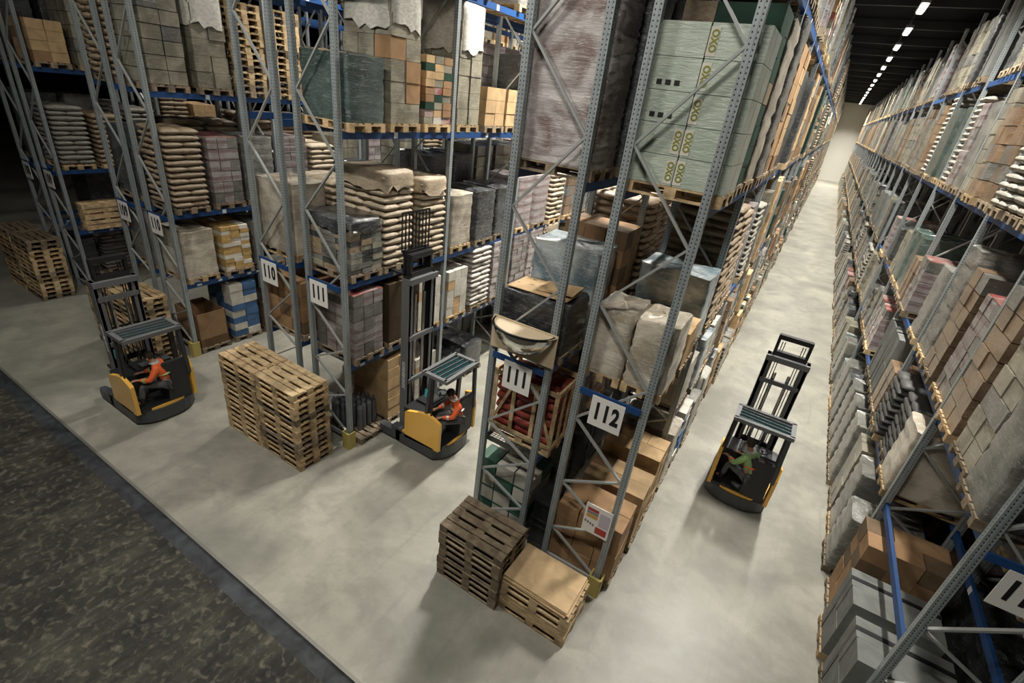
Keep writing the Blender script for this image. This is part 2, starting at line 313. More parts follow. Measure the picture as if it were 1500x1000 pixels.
def hood(w, d, z0, z1, seed, mats):
    q = MB(); rr = random.Random(seed); n = 28; vs = []; rows = 6
    for k in range(rows+1):
        for i in range(n):
            a_ = 2*math.pi*i/n; cx, sy = math.cos(a_), math.sin(a_); m_ = max(abs(cx), abs(sy)); x, y = cx/m_*w/2, sy/m_*d/2
            z = z1-(z1-z0)*k/rows; o = (.012+.03*rr.random()*k/rows) if k else .0
            if k == rows: z += rr.uniform(-.07, .10)
            l = math.hypot(x, y); vs.append((x*(1+o/l), y*(1+o/l), z+(0 if k else rr.uniform(-.015, .02))))
    q.add(vs, [(k*n+(i+1) % n, k*n+i, (k+1)*n+i, (k+1)*n+(i+1) % n) for k in range(rows) for i in range(n)] + [tuple(range(n))], 0, True)
    return q.mesh('cover_sheet', mats)
def bin_box(w, d, h, m, flaps, z0=.146):
    q = MB(); t_ = .015
    q.bb(-w/2, w/2, -d/2, -d/2+t_, z0, z0+h); q.bb(-w/2, w/2, d/2-t_, d/2, z0, z0+h); q.bb(-w/2, -w/2+t_, -d/2, d/2, z0, z0+h); q.bb(w/2-t_, w/2, -d/2, d/2, z0, z0+h)
    q.bb(-w/2, w/2, -d/2, d/2, z0, z0+(.25 if flaps else h-.01)); return q.mesh('cardboard_box', m)
def lowload(h, m):  # far loads
    q = MB(); q.box((0, 0, .146+h/2), (1.16, .8, h)); return q.mesh('goods', m)
# kinds: key -> (object name, category, adjective+noun, maker(h) -> list of (part name, mesh))
def kd(key, h):
    h = round(h*5)/5; ck = (key, h)
    if ck in CACHE: return CACHE[ck]
    sd = len(CACHE)*7+3; P = []
    if key in ('f_brown', 'f_olive') or (key == 'f_pink' and h > 1.5): P = [('wrapped_goods', cartons(1.17, .80, h, 3, 3 if key == 'f_pink' else 2, max(3, round(h/(.3 if key != 'f_pink' else .2))), sd, [M[key], M['f_grey']], m2=.15, jit=.012, gap=.014))]
    elif key.startswith('f_'):
        lay = {'f_pink': .3, 'f_dark': .16, 'f_grey': .24}.get(key, .22); P = [('wrapped_goods', shrink(1.16, .80, h, sd, [M[key]], .014, lay, top=.02 if h < 1.4 else 0))]
    elif key.startswith('s_'):
        P = [('sacks', sacks(1.2, .84, h, .135, sd, [M[key]]))]
        if key == 's_cream' and h >= 1.6: P.append(('cover_sheet', hood(1.22, .87, .146+h*.84, .146+h+.05, sd, [M['s_cream']])))
    elif key == 'c_pack': P = [('cartons', cartons(1.18, .8, h, 3, 3, max(4, round(h/.11)), sd, [M['f_grey'], M['f_dark'], M['f_grey'], M['f_olive'], M['s_brown']], jit=.014)), ('cover_sheet', hood(1.2, .82, h*.97, .146+h+.03, sd, [M['f_dark']]))]
    elif key == 'c_brown': P = [('cartons', cartons(1.16, .78, h, 3, 2, max(2, round(h/.3)), sd, [M['card'], M['card_dark']]))]
    elif key == 'c_tan': P = [('cartons', cartons(1.16, .78, h, 3, 2, max(2, round(h/.26)), sd, [M['card_tan'], M['card']], m2=.12))]
    elif key == 'c_white': P = [('cartons', cartons(1.16, .78, h, 3, 3, max(2, round(h/.24)), sd, [M['card_white'], M['card_tan']], m2=.12))]
    elif key == 'c_blue': P = [('cartons', cartons(1.16, .76, h, 3, 2, max(3, round(h/.21)), sd, [M['card_white'], M['blue_print']], m2=.5, jit=.016))]
    elif key == 'c_mixed': P = [('cartons', cartons(1.16, .78, h, 3, 3, max(3, round(h/.14)), sd, [M['card_tan'], M['card'], M['green_dark'], M['f_olive'], M['f_red'], M['card_white']], jit=.012))]
    elif key == 'c_green': P = [('cartons', cartons(1.16, .78, h, 3, 2, max(3, round(h/.26)), sd, [M['green_dark'], M['s_brown']], m2=.12, jit=.01))]
    elif key == 'c_orange': P = [('cartons', cartons(1.12, .76, h, 2, 3, max(3, round(h/.11)), sd, [M['s_orange'], M['card_white']], m2=.4, jit=.014))]
    elif key == 'h_white':
        P = [('cartons', cartons(1.14, .76, h, 3, 2, max(2, round(h/.33)), sd, [M['f_olive'], M['card']], m2=.06, jit=.02)), ('cover_sheet', hood(1.16, .79, .146+h*.62, .146+h+.02, sd, [M['cover']]))]
    elif key == 'box': P = [('cardboard_box', bin_box(1.16, .78, h, [M['card_dark']], False))]
    elif key == 'bin': P = [('cardboard_box', bin_box(1.1, .76, h, [M['card']], True))]
    elif key == 'bottles':
        P = [('wrapped_goods', cartons(1.14, .78, h, 4, 3, max(3, round(h/.26)), sd, [M['f_pink'], M['f_grey']], m2=.3, jit=.008, gap=.012)), ('pack_tops', MB().bb(-.56, .56, -.38, .38, .14+h, .155+h).mesh('pack_tops', M['f_red']))]
    CACHE[ck] = P; return P
NAMES = {'f': ('wrapped_pallet_load', 'pallet load'), 's': ('sack_pallet_load', 'pallet load'), 'c': ('carton_pallet_load', 'pallet load'), 'h': ('covered_pallet_load', 'pallet load'), 'b': ('boxed_pallet_load', 'pallet load')}
DESC = {'f_grey': 'grey film-wrapped load', 'f_dark': 'black film-wrapped load', 'f_brown': 'wrapped brown carton load', 'f_pink': 'wrapped bottle load', 'f_cream': 'cream film-wrapped load', 'f_green': 'dark green wrapped load', 'f_blue': 'pale blue wrapped load',
        'f_olive': 'wrapped olive carton load', 'f_red': 'red wrapped load', 's_cream': 'cream sack stack', 's_grey': 'grey sack stack', 's_brown': 'brown sack stack', 's_white': 'white sack stack', 's_dark': 'dark sack stack', 's_orange': 'orange sack stack',
        'c_brown': 'brown carton load', 'c_tan': 'tan carton load', 'c_white': 'white carton load', 'c_blue': 'blue and white carton load', 'c_mixed': 'green and tan tray load', 'c_green': 'dark green crate load', 'c_orange': 'orange and white pack load',
        'h_white': 'carton load with white cover', 'c_pack': 'grey pack load under black film', 'box': 'dark closed box', 'bin': 'open box', 'bottles': 'red topped bottle load'}
TIER = {0: 'floor tier', 1: 'second tier', 2: 'third tier', 3: 'fourth tier', 4: 'top tier'}
def place_load(key, h, x, y, z, rack, tier, ordn, flip=False, far=False, label=None, R=R):
    nm, cat = NAMES[key[0]] if key[:2] != 'bo' or key == 'box' else ('bottle_pallet_load', 'pallet load')
    lb = label or '%s, %s from front, %s, %s' % (DESC[key], ORD[ordn], TIER[tier], rack)
    o = thing(nm, lb, cat, (x+R.uniform(-.03, .03), y+R.uniform(-.012, .012), z), (math.pi if flip else 0)+R.uniform(-.012, .012), 'pallet loads in the racks')
    put('pallet', PAL_LOW if far else PAL[R.choice(['wood', 'wood_grey', 'wood_grey'])], o)
    for n_, me in kd(key, h): put(n_, me, o)
    return o

# ------------------------------------------------------------------ racks
LV = [0, 2.05, 3.87, 6.57, 9.07]; TOP = 11.5; Y0 = 6.0; PITCH = 3.0; SLOT = (.52, 1.50, 2.46)
def post_mesh():
    q = MB(); w, d = .05, .045      # folded open section
    q.bb(-w, w, -d, -d+.004, 0, TOP); q.bb(-w, -w+.004, -d, d, 0, TOP); q.bb(w-.004, w, -d, d, 0, TOP)
    q.bb(-w, -w+.022, d-.004, d, 0, TOP); q.bb(w-.022, w, d-.004, d, 0, TOP); q.bb(-.012, .012, -d-.004, -d, 0, TOP)
    q.bb(-.075, .075, -.07, .07, 0, .012)
    return q.mesh('post', M['post'])
POST = post_mesh()
def brace_mesh(side):
    q = MB(); N1 = [(.3, 1), (.9, -1), (1.35, 1), (1.94, -1), (2.42, 1), (3.22, -1), (4.08, 1), (5.10, -1), (6.08, 1), (7.11, -1), (8.17, 1), (9.2, -1), (10.2, 1), (11.1, -1)]
    for (z0, s0), (z1, s1) in zip(N1, N1[1:]): q.bar((s0*.46*side, .0, z0), (s1*.46*side, .0, z1), .03, .045, 0, (0, 1, 0))
    q.bar((-.46, 0, .25), (.46, 0, .25), .03, .04, 0, (0, 1, 0))
    return q.mesh('bracing', M['brace'])
BR = {1: brace_mesh(1), -1: brace_mesh(-1)}
BEAM = MB().bb(-.025, .025, -1.45, 1.45, -.12, 0).bb(-.03, .03, -1.46, -1.445, -.17, .02).bb(-.03, .03, 1.445, 1.46, -.17, .02).mesh('beam', M['beam'])
lb_ = MB(); rl = random.Random(4)
for k in range(9):
    y = -1.2+k*.28
    if k % 3 == 1: continue
    lb_.bb(.0255, .0275, y, y+rl.uniform(.1, .2), -.09, -.035)
LABEL = lb_.mesh('beam_stickers', M['label'])
PLATE = MB().bb(.0255, .03, -.05, .05, -.11, -.01).mesh('slot_plate', M['label'])
guard_me = MB().prism([(-.09, -.12), (.09, -.12), (.11, -.09), (.11, .08), (.085, .08), (.085, -.075), (-.085, -.075), (-.085, .08), (-.11, .08), (-.11, -.09)], 0, .42).mesh('guard', M['yellow_guard'])
def rack(label, xr, xl, nb, side, levels=(1, 2, 3, 4), guards=(), solo=12, skip=()):
    xc = (xr+xl)/2; o = thing('pallet_rack', label, 'pallet rack', (xc, Y0, 0))
    for k in range(nb+1):
        f = put('upright_frame', BR[side if k == 0 else -side if k % 2 else side], o, (0, k*PITCH, 0))
        for s_ in (-1, 1): put('post', POST, f, (s_*(xr-xl)/2, 0, 0))
    mbs = MB()
    for k in range(nb):
        for L in levels:
            if (k, L) in skip: continue
            for s_ in (-1, 1):
                X, Y = s_*((xr-xl)/2+.02), (k+.5)*PITCH
                if k < solo:
                    q = put('beam', BEAM, o, (X, Y, LV[L]), 0 if s_ > 0 else math.pi)
                    if L == 1 and k < 3 and s_ > 0: put('beam_sticker', LABEL, q)
                    elif k < 4: put('slot_plate', PLATE, q, (0, -.2, 0))
                else: mbs.bb(X-.025, X+.025, Y-1.45, Y+1.45, LV[L]-.12, LV[L])
    if mbs.v: mbs.obj('distant_beams', M['beam'], o)['kind'] = 'stuff'
    q = MB().bb(-.46, .46, -.075, -.045, 3.70, 3.80).obj('crossbar', M['beam'], o)
    for s_ in guards: put('foot_guard', guard_me, o, (s_*(xr-xl)/2, -.02, 0))
    return o
RA = rack('tall steel rack carrying the 112 sign, beside the right truck', -1.02, -2.03, 33, 1, guards=(1,), skip=((0, 1),))
RB = rack('steel rack carrying the convex mirror and a 111 sign', -2.56, -3.57, 14, -1)
RE = rack('steel rack facing the central yellow truck, with the other 111 sign', -7.01, -8.02, 12, 1, guards=(1,))
RF = rack('shadowed rack with the 110 sign, back to back behind pallet stacks', -8.55, -9.56, 9, -1)
RG = rack('steel rack above the open brown box, right of the left truck', -13.05, -14.06, 10, 1, guards=(1,))
RH = rack('shadowed rack with the 109 sign left of the blue and white cartons', -14.6, -15.6, 8, -1)
RI = rack('dark rack behind the far left pallet stacks', -19.05, -20.06, 7, 1)
RJ = rack('dark rack at the left edge with the 108 sign', -20.6, -21.6, 6, -1)
RK = rack('long dark rack along the right side of the truck aisle', 2.71, 3.72, 33, -1)
RL = rack('shadowed rack back to back behind the right aisle rack', 4.25, 5.26, 12, 1)
MB().bb(-.5, .5, .1, 2.9, 2.05, 2.075).obj('shelf_deck', M['board'], RE)
q = MB()
for k in range(19): q.bb(-.5, .5, .06+k*.05, .066+k*.05, 2.05, 2.06)
for k in range(16): q.bb(-.5+k*.066, -.494+k*.066, .05, 1.0, 2.045, 2.055)
q.bb(-.5, .5, .04, .07, 1.97, 2.06); q.obj('wire_shelf', M['mesh_steel'], RB)

# ------------------------------------------------------------------ loads in the racks
RACKS = {  # key: (x centre, phrase, bays as objects, flip, palette)
 'A': (-1.525, 'rack under sign 112', 14, False, ['f_grey', 'f_brown', 'f_olive', 'f_grey', 's_grey', 'f_green', 's_brown', 'c_mixed', 'c_green', 'f_dark', 'c_brown', 'bottles', 'h_white', 'c_tan']),
 'B': (-3.065, 'rack behind the convex mirror', 8, True, ['f_brown', 's_brown', 'f_grey', 'f_dark', 'f_blue', 'c_brown', 'f_pink']),
 'E': (-7.515, 'rack facing central truck', 9, False, ['f_pink', 's_cream', 's_white', 'f_dark', 'f_grey', 'c_brown', 'f_olive', 'f_brown']),
 'F': (-9.055, 'rack behind sign 110', 5, True, ['f_dark', 'f_grey', 's_grey', 'c_brown', 'f_olive', 'bottles']),
 'G': (-13.555, 'rack above open brown box', 6, False, ['f_grey', 's_brown', 'bottles', 'h_white', 'c_brown', 'f_olive', 'f_pink']),
 'H': (-15.1, 'rack behind sign 109', 4, True, ['f_grey', 's_brown', 'f_brown', 'c_blue', 'f_dark']),
 'I': (-19.555, 'rack behind far left pallets', 4, False, ['s_grey', 's_brown', 'f_grey', 'c_tan', 'bottles', 'f_olive']),
 'J': (-21.1, 'dark rack at left edge', 2, True, ['f_grey', 's_grey', 'f_dark']),
 'K': (3.215, 'rack right of truck aisle', 14, True, ['f_grey', 'f_grey', 'f_grey', 'f_olive', 'f_olive', 'c_grey', 's_grey', 'f_dark', 'f_brown', 'f_green', 'bottles', 'c_pack']),
 'L': (4.755, 'rear rack at far right', 5, False, ['f_grey', 'f_dark', 'f_brown', 's_grey'])}
NO = None
OV = {  # (rack, bay, tier): three slots of (kind, height) or None
 ('A', 0, 0): [('c_brown', 1.1), ('c_tan', 1.3), ('c_tan', 1.4)], ('A', 0, 1): [NO, NO, NO], ('A', 0, 2): [NO, ('c_tan', .6), ('f_blue', 1.2)], ('A', 0, 3): [NO, ('c_green', 2.0), ('f_cream', 2.0)],
 ('A', 1, 0): [('f_cream', 1.4), ('c_blue', 1.4), ('f_grey', 1.2)], ('A', 1, 1): [('f_cream', 1.0), ('f_blue', 1.2), ('c_white', 1.2)], ('A', 1, 2): [('s_brown', 2.2), ('s_brown', 2.0), ('f_pink', 2.0)], ('A', 1, 3): [('f_grey', 2.2), ('c_brown', 2.0), ('c_tan', 2.0)],
 ('A', 0, 4): [NO, ('f_green', 1.6), ('f_dark', 1.8)],
 ('B', 0, 0): [NO, ('f_green', 1.0), ('f_dark', 1.2)], ('B', 0, 1): [NO, ('f_dark', .8), ('f_brown', 1.4)], ('B', 0, 2): [('f_dark', .8), ('f_blue', 1.4), ('c_brown', 1.6)], ('B', 0, 3): [('bottles_tall', 2.2), ('f_dark', 2.2), ('f_dark', 2.2)],
 ('B', 1, 2): [('s_brown', 2.0), ('s_brown', 2.0), ('f_brown', 1.6)],
 ('E', 0, 0): [NO, ('c_tan', 1.6), ('c_white', 1.2)], ('E', 0, 1): [('bottles', 1.4), ('box', 1.4), ('c_white', 1.2)], ('E', 0, 2): [('c_pack', 1.0), ('s_cream', 1.8), ('s_cream', 1.7)], ('E', 0, 3): [('f_green', 1.0), ('h_white', 2.3), ('c_mixed', 1.2)],
 ('E', 1, 0): [NO, ('f_dark', .8), NO], ('E', 1, 1): [('c_white', 1.2), ('s_white', 1.5), ('f_pink', 1.6)], ('E', 1, 2): [('f_cream', 1.2), ('f_dark', 1.2), ('f_dark', 1.2)], ('E', 1, 3): [('h_white', 2.2), ('c_tan', .9), ('c_tan', .9)],
 ('E', 2, 1): [('f_pink', 1.6), ('f_pink', 1.6), ('s_cream', 1.6)], ('E', 2, 2): [('f_pink', 1.4), ('f_pink', 1.4), ('s_cream', 1.4)],
 ('F', 0, 2): [('f_cream', 1.4), ('s_cream', 1.4), ('f_dark', 1.6)], ('F', 0, 1): [('c_brown', 1.2), ('f_olive', 1.2), ('f_dark', 1.)], ('F', 0, 0): [NO, NO, ('f_dark', 1.)],
 ('F', 0, 3): [NO, NO, NO], ('G', 0, 0): [('bin', 1.0), ('c_blue', 1.7), ('f_brown', .8)], ('G', 0, 1): [('f_cream', 1.1), ('c_orange', 1.1), ('f_grey', 1.2)], ('G', 0, 2): [('s_brown', 1.8), ('bottles', 1.5), ('f_grey', 1.6)], ('G', 0, 3): [('f_olive', 2.0), ('h_white', 2.0), NO],
 ('G', 1, 2): [('f_pink', 1.6), ('s_cream', 1.4), ('f_olive', 1.6)], ('G', 0, 4): [('f_grey', 1.6), ('f_cream', 1.8), NO],
 ('I', 0, 2): [('s_grey', 1.6), ('s_brown', 1.4), ('s_grey', 1.6)], ('I', 0, 3): [('c_tan', 1.0), ('f_olive', 1.6), ('f_grey', 2.)], ('I', 0, 1): [NO, NO, ('f_dark', .8)], ('I', 0, 0): [NO, NO, NO],
 ('H', 0, 0): [NO, NO, ('c_blue', 1.2)],
 ('K', 0, 0): [('c_grey', 1.2), ('c_grey', 1.2), ('c_brown', 1.7)], ('K', 0, 1): [NO, NO, NO], ('K', 0, 2): [('f_grey', 1.8), ('f_olive', 1.8), ('f_brown', 2.0)], ('K', 1, 0): [('f_grey', 1.2), ('f_grey', 1.6), ('f_olive', 1.6)],
 ('K', 1, 1): [('f_cream', 1.2), ('s_dark', 1.2), ('s_dark', 1.2)], ('K', 1, 2): [('bottles', 1.6), ('f_brown', 1.8), ('f_grey', 2.)], ('K', 0, 3): [('f_grey', 1.6), ('f_green', 1.6), ('f_brown', 2.)],
}
KX = {0: -.15}
def hh(L, key):
    lo, hi = ((1.0, 1.65), (1.0, 1.45), (1.5, 2.25), (1.5, 2.15), (1.2, 2.0))[L]
    return R.uniform(lo, hi)
FAR = {'A': MB(), 'K': MB()}
# how many bays of each tier the photo shows anything of, from the floor up; the ones behind other goods are left out
SHOWN = {'A': (14, 14, 14, 14, 14), 'B': (2, 2, 2, 1, 2), 'E': (3, 4, 5, 3, 3), 'F': (4, 1, 4, 3, 0), 'G': (1, 2, 5, 1, 6), 'H': (2, 1, 2, 1, 0), 'I': (0, 1, 2, 1, 0), 'J': (1, 1, 1, 1, 0), 'K': (14, 14, 14, 14, 14), 'L': (2, 2, 0, 0, 0)}
def unseen(rk, k, L, s_): return k >= SHOWN[rk][L] or (rk == 'K' and k < L-2)
FARM = ['f_grey', 'f_brown', 'card', 'f_olive', 'f_grey', 's_brown', 'f_dark', 'green_grey']
M['c_grey'] = card('grey_boxes', (.19, .20, .19), 1, 1)
DESC['c_grey'] = 'strapped grey carton load'; DESC['bottles_tall'] = 'tall pink and brown pack load'
def extra(key, h):
    if key == 'c_grey' and ('c_grey', round(h*5)/5) not in CACHE:
        h = round(h*5)/5; s = MB()
        for y in (-.17,): s.bb(-.585, .585, y-.04, y+.04, .15, .146+h+.004)
        for x in (-.582, .582): s.bb(x-.004, x+.004, -.21, -.13, .15, .146+h)
        CACHE[(key, h)] = [('cartons', cartons(1.16, .78, h, 1, 2, 2, 5, [M['c_grey'], M['c_grey']])), ('strap', s.mesh('strap', M['black']))]
    if key == 'bottles_tall' and (key, round(h*5)/5) not in CACHE:
        h = round(h*5)/5; CACHE[(key, h)] = [('wrapped_goods', shrink(1.16, .80, h, 9, [film('film_over_pink_brown_packs', (.24, .17, .155), (.60, .55, .54), streak=.8)], .02, .09, nz=50))]
CAP = {}
for rk, (xc, ph, nb, flip, pal) in RACKS.items():
    total = 33 if rk in FAR else nb
    for k in range(total):
        for L in range(5):
            row = OV.get((rk, k, L))
            for s_ in range(3):
                R = random.Random('%s%d %d %d' % (rk, k, L, s_))
                if row is not None: it = row[s_]
                else:
                    prev = R.random() < (.42 if rk == 'K' and L == 2 and 1 < k < 7 else .06 if rk in 'AK' else .1)
                    it = None if prev else (R.choice(pal), R.uniform(1.0, 1.5) if rk == 'K' and L == 2 else hh(L, None))
                    if s_ and R.random() < .4 and last: it = (last[0], last[1]) if it else it
                last = it
                if it is None or (k < nb and unseen(rk, k, L, s_)): continue
                x = xc + (KX.get(L, 0) if rk == 'K' else .1 if rk == 'A' and L == 0 else 0) + R.uniform(-.04, .04); y = Y0+k*PITCH+SLOT[s_]; z = LV[L]
                if (rk, k, L, s_) == ('E', 0, 2, 1): y = 7.38
                if k < nb:
                    extra(*it); place_load(it[0], it[1], x, y, z+.001, ph, L, k*3+s_, flip, far=k > 5, R=R)
                else:
                    w = .58; mi = R.randrange(len(FARM)); q = FAR[rk]; q.bb(x-.6, x+.6, y-.4, y+.4, z, z+.144, 8); q.bb(x-w, x+w, y-.40, y+.40, z+.144, z+.144+it[1], mi)
for rk, q in FAR.items():
    tag(q.obj('distant_pallet_loads', [M[n_] for n_ in FARM]+[M['wood']]), 'far goods blurring together at the deep end of the ' + RACKS[rk][1], 'pallet loads', kind='stuff')

# single-out loads of bay one ---------------------------------------------
# pale green cartons with a printed word, above the 112 sign
o = thing('carton_pallet_load', 'pale green carton block on its pallet, high above the 112 sign', 'pallet load', (-1.48, Y0+.52, LV[3]), 0, 'pallet loads in the racks')
put('pallet', PAL['wood'], o)
cm = MB(); st = MB(); tx = MB()
for k in range(5):
    for i in range(2):
        for j in range(2):
            cm.box((-.3+i*.6, -.2+j*.4, .146+(k+.5)*.33), (.585, .385, .324))
for k in range(5):
    st.bb(.003, .10, -.398, -.395, .17+k*.33, .44+k*.33)
    if k < 2: st.bb(-.115, -.02, -.398, -.395, .17+k*.33, .44+k*.33)
    for j in range(3): tx.bb(-.45+j*.1, -.39+j*.1, -.399, -.395, .2+(k)*.33, .25+(k)*.33, 0) if k in (2, 3) else None
cm.obj('cartons', M['green_grey'], o); st.obj('printed_stripe', M['card_white'], o); tx.obj('printed_marks', M['ink'], o)
def text_mesh(name, txt, size, bold=.0, sx=1., mats=None, space=1.):
    cu = bpy.data.curves.new(name, 'FONT'); cu.body = txt; cu.size = size; cu.offset = bold; cu.extrude = .002; cu.align_x = 'CENTER'; cu.align_y = 'CENTER'; cu.resolution_u = 3; cu.space_character = space
    t_ = bpy.data.objects.new(name, cu); COL.objects.link(t_); bpy.context.view_layer.update()
    me = bpy.data.meshes.new_from_object(t_.evaluated_get(bpy.context.evaluated_depsgraph_get())); bpy.data.objects.remove(t_)
    for v_ in me.vertices: v_.co.x *= sx
    me.materials.clear(); me.materials.append(mats); return me
M['olive_print'] = mat('olive_print', (.22, .24, .04), .6)
tm = text_mesh('printed_word', 'OXO', .10, .004, .9, M['olive_print'])
for k in range(5):
    p = put('printed_word', tm, o, (.055, -.4, .31+k*.33)); p.rotation_euler = (math.pi/2, math.pi/2, 0)
for k in range(2):
    p = put('printed_word', tm, o, (-.068, -.4, .31+k*.33)); p.rotation_euler = (math.pi/2, math.pi/2, 0)
# two cream wrapped half loads above the 112 crossbar
for i, (dx, lb) in enumerate(((-.30, 'left'), (.31, 'right'))):
    o = thing('wrapped_pallet_load', '%s one of two cream wrapped half loads just above the 112 sign' % lb, 'pallet load', (-1.50+dx, Y0+.52, LV[2]), 0, 'pallet loads in the racks')
    q = MB()
    for x in (-.24, 0, .24): q.bb(x-.05, x+.05, -.4, .4, .1, .122); q.bb(x-.05, x+.05, -.4, -.3, .0, .1); q.bb(x-.05, x+.05, .3, .4, 0, .1); q.bb(x-.05, x+.05, -.07, .07, 0, .1)
    for k in range(7): q.bb(-.29, .29, -.4+k*.117, -.31+k*.117, .122, .144)
    q.obj('pallet', M['wood'], o); put('wrapped_goods', shrink(.58, .80, 1.0, 31+i, [M['f_cream']], .02, .2, r=.06), o)
# grey gas cylinders on a wooden pallet beside the central truck
o = thing('wooden_pallet', 'wooden pallet under the grey gas cylinders beside the central truck', 'pallet', (-7.42, 6.56, 0), 0)
put('deck', PAL['wood_grey'], o)
cy = MB().tube((0, 0, 0), (0, 0, .60), .058, n=14).tube((0, 0, .60), (0, 0, .66), .058, .03, 14).tube((0, 0, .66), (0, 0, .70), .02, n=8).mesh('body', M['cyl']); vl = MB().tube((-.03, 0, .715), (.03, 0, .715), .014, n=8).tube((0, 0, .70), (0, 0, .74), .012, n=8).mesh('valve', M['chrome'])
n_ = 0
for i in range(5):
    for j in range(5):
        if (i, j) in ((4, 0), (0, 4), (4, 1), (3, 0)): continue
        q = thing('gas_cylinder', 'grey gas cylinder standing in the cluster on the wooden pallet', 'gas cylinder', (-7.82+j*.165+R.uniform(-.015, .015), 6.25+i*.15+R.uniform(-.012, .012), .145), 0, 'grey gas cylinders'); put('cylinder_body', cy, q); put('valve', vl, q); n_ += 1
# dark drums in the second bay of the same rack
dr = MB().tube((0, 0, 0), (0, 0, .88), .14, n=18)
for z in (.3, .6, .87): dr.tube((0, 0, z-.01), (0, 0, z+.01), .145, n=18)
dme = dr.mesh('drum', M['tgrey'])
for k, (x, y) in enumerate(((-7.2, 9.3), (-7.22, 9.65), (-7.2, 10.0), (-7.55, 9.35), (-7.55, 9.7))):
    tag(put('drum', dme, None, (x, y, 0)), 'tall dark drum on the floor behind the central truck mast', 'drum', 'dark drums')
# onion crate and green crates under the mirror
o = thing('slatted_crate', 'wooden slatted crate of red net bags under the mirror 111 sign', 'crate', (-2.98, Y0+.58, LV[1]+.02), 0)
put('pallet', PAL['wood_light'], o)
q = MB()
for x in (-.58, -.2, .2, .58):
    for y in (-.39, .39): q.bb(x-.035, x+.035, y-.012, y+.012, .146, 1.3)
for y in (-.39, .39):
    for z in (.2, 1.25): q.bb(-.6, .6, y-.025, y-.012 if y < 0 else y+.03, z-.04, z+.04)
    q.bar((-.58, y, .25), (-.2, y, 1.2), .05, .02, 0, (0, 1, 0)); q.bar((.2, y, 1.2), (.58, y, .25), .05, .02, 0, (0, 1, 0))
for x in (-.6, .6):
    for y in (-.13, .13): q.bb(x-.012, x+.012, y-.035, y+.035, .146, 1.3)
    q.bb(x-.02, x+.02, -.4, .4, 1.21, 1.29); q.bb(x-.02, x+.02, -.4, .4, .16, .24)
q.obj('crate_slats', M['wood_light'], o)
net = MB(); rr = random.Random(5)
for k in range(6):
    for i in range(3):
        for j in range(2): pillow(net, (-.36+i*.36+rr.uniform(-.03, .03), -.18+j*.36+rr.uniform(-.02, .02), .25+k*.17), (.40, .38, .23), 0, rr)
nme = net.mesh('net_bags', M['onion']); q = tag(put('red_net_bags', nme, None, (-2.98, Y0+.58, LV[1]+.02)), 'red net bags heaped inside the slatted crate', 'net bags', kind='stuff')
o = thing('plastic_crate_stack_load', 'pallet of pale boxes with green crate corners below the wire shelf', 'pallet load', (-3.13, Y0+.55, 0), 0, 'pallet loads in the racks')
put('pallet', PAL['wood'], o); q = MB()
for k in range(4):
    for i in range(3):
        for j in range(2): q.box((-.39+i*.39, -.2+j*.4, .146+(k+.5)*.33), (.36, .375, .29), (i+j+k) % 3 == 0); q.box((-.39+i*.39, -.2+j*.4, .146+k*.33+.02), (.38, .39, .03), 1)
q.obj('cartons', [M['card_white'], M['green_plastic']], o)
for i in range(2):   # black folded crates beside
    tag(MB().bb(-.15, .15, -.3, .3, 0, .55).bb(-.17, .17, -.32, .32, .5, .56).bb(-.17, .17, -.32, .32, .1, .14).obj('black_crate', M['black'], None, (-2.30, Y0+.45, .57*i)), ['lower', 'upper'][i]+' black crate standing between the 111 and 112 frames', 'crate')
# cardboard sheet on the black load
tag(MB().bar((-.52, 0, 0), (.5, 0, .03), .6, .012).bar((-.1, .05, .03), (.5, .1, .08), .5, .012).obj('cardboard_sheet', M['card_tan'], None, (-3.05, Y0+.5, LV[2]+.97)), 'loose cardboard sheet on the black wrapped load above the mirror', 'cardboard sheet')

# ------------------------------------------------------------------ pallet stacks
def stack(x, y, z0, n, what, where, rz=0, m=None, grp='stacked empty pallets'):
    for k in range(n):
        w = 'bottom' if k == 0 else 'top' if k == n-1 else ORD[k]
        lb = '%s empty pallet, %s%s' % (w if k in (0, n-1) else w, '' if k in (0, n-1) else 'counted upward, ', where)
        tag(put('wooden_pallet', PAL[m or R.choice(['wood', 'wood', 'wood', 'wood_light', 'wood_grey'])], None, (x+R.uniform(-.014, .014), y+R.uniform(-.014, .014), z0+k*.1445), rz+R.uniform(-.012, .012)), lb, 'pallet', grp)
stack(-7.72, 5.18, 0, 13, 'A', 'right of the two tall stacks left of the central truck')
stack(-8.96, 5.18, 0, 13, 'A', 'left of the two tall stacks left of the central truck')
stack(-2.80, 5.05, 0, 8, 'R', 'stack left of the cardboard pile', m='wood_grey')
stack(-13.72, 5.18, 0, 13, 'L', 'stack against the left truck, rack side')
stack(-15.0, 5.18, 0, 12, 'L', 'stack behind the left truck, far side')
stack(-19.75, 5.18, 0, 13, 'LL', 'far left stack, nearer the aisle')
stack(-21.05, 5.18, 0, 13, 'LL', 'far left stack, at the picture edge')
stack(-13.5, 8.42, LV[3], 14, 'G', 'tall stack high in the rack above the brown box')
stack(-13.5, 9.5, LV[3], 14, 'G', 'second tall stack high above the brown box')
for k in range(3):
    p_ = tag(put('wooden_pallet', PAL['wood'], None, (-19.02-k*.16, 6.85, LV[1]+.42)), ORD[k]+' of three pallets standing on edge in the dark rack at far left', 'pallet', 'pallets standing on edge'); p_.rotation_euler = (math.pi/2, 0, math.pi/2)
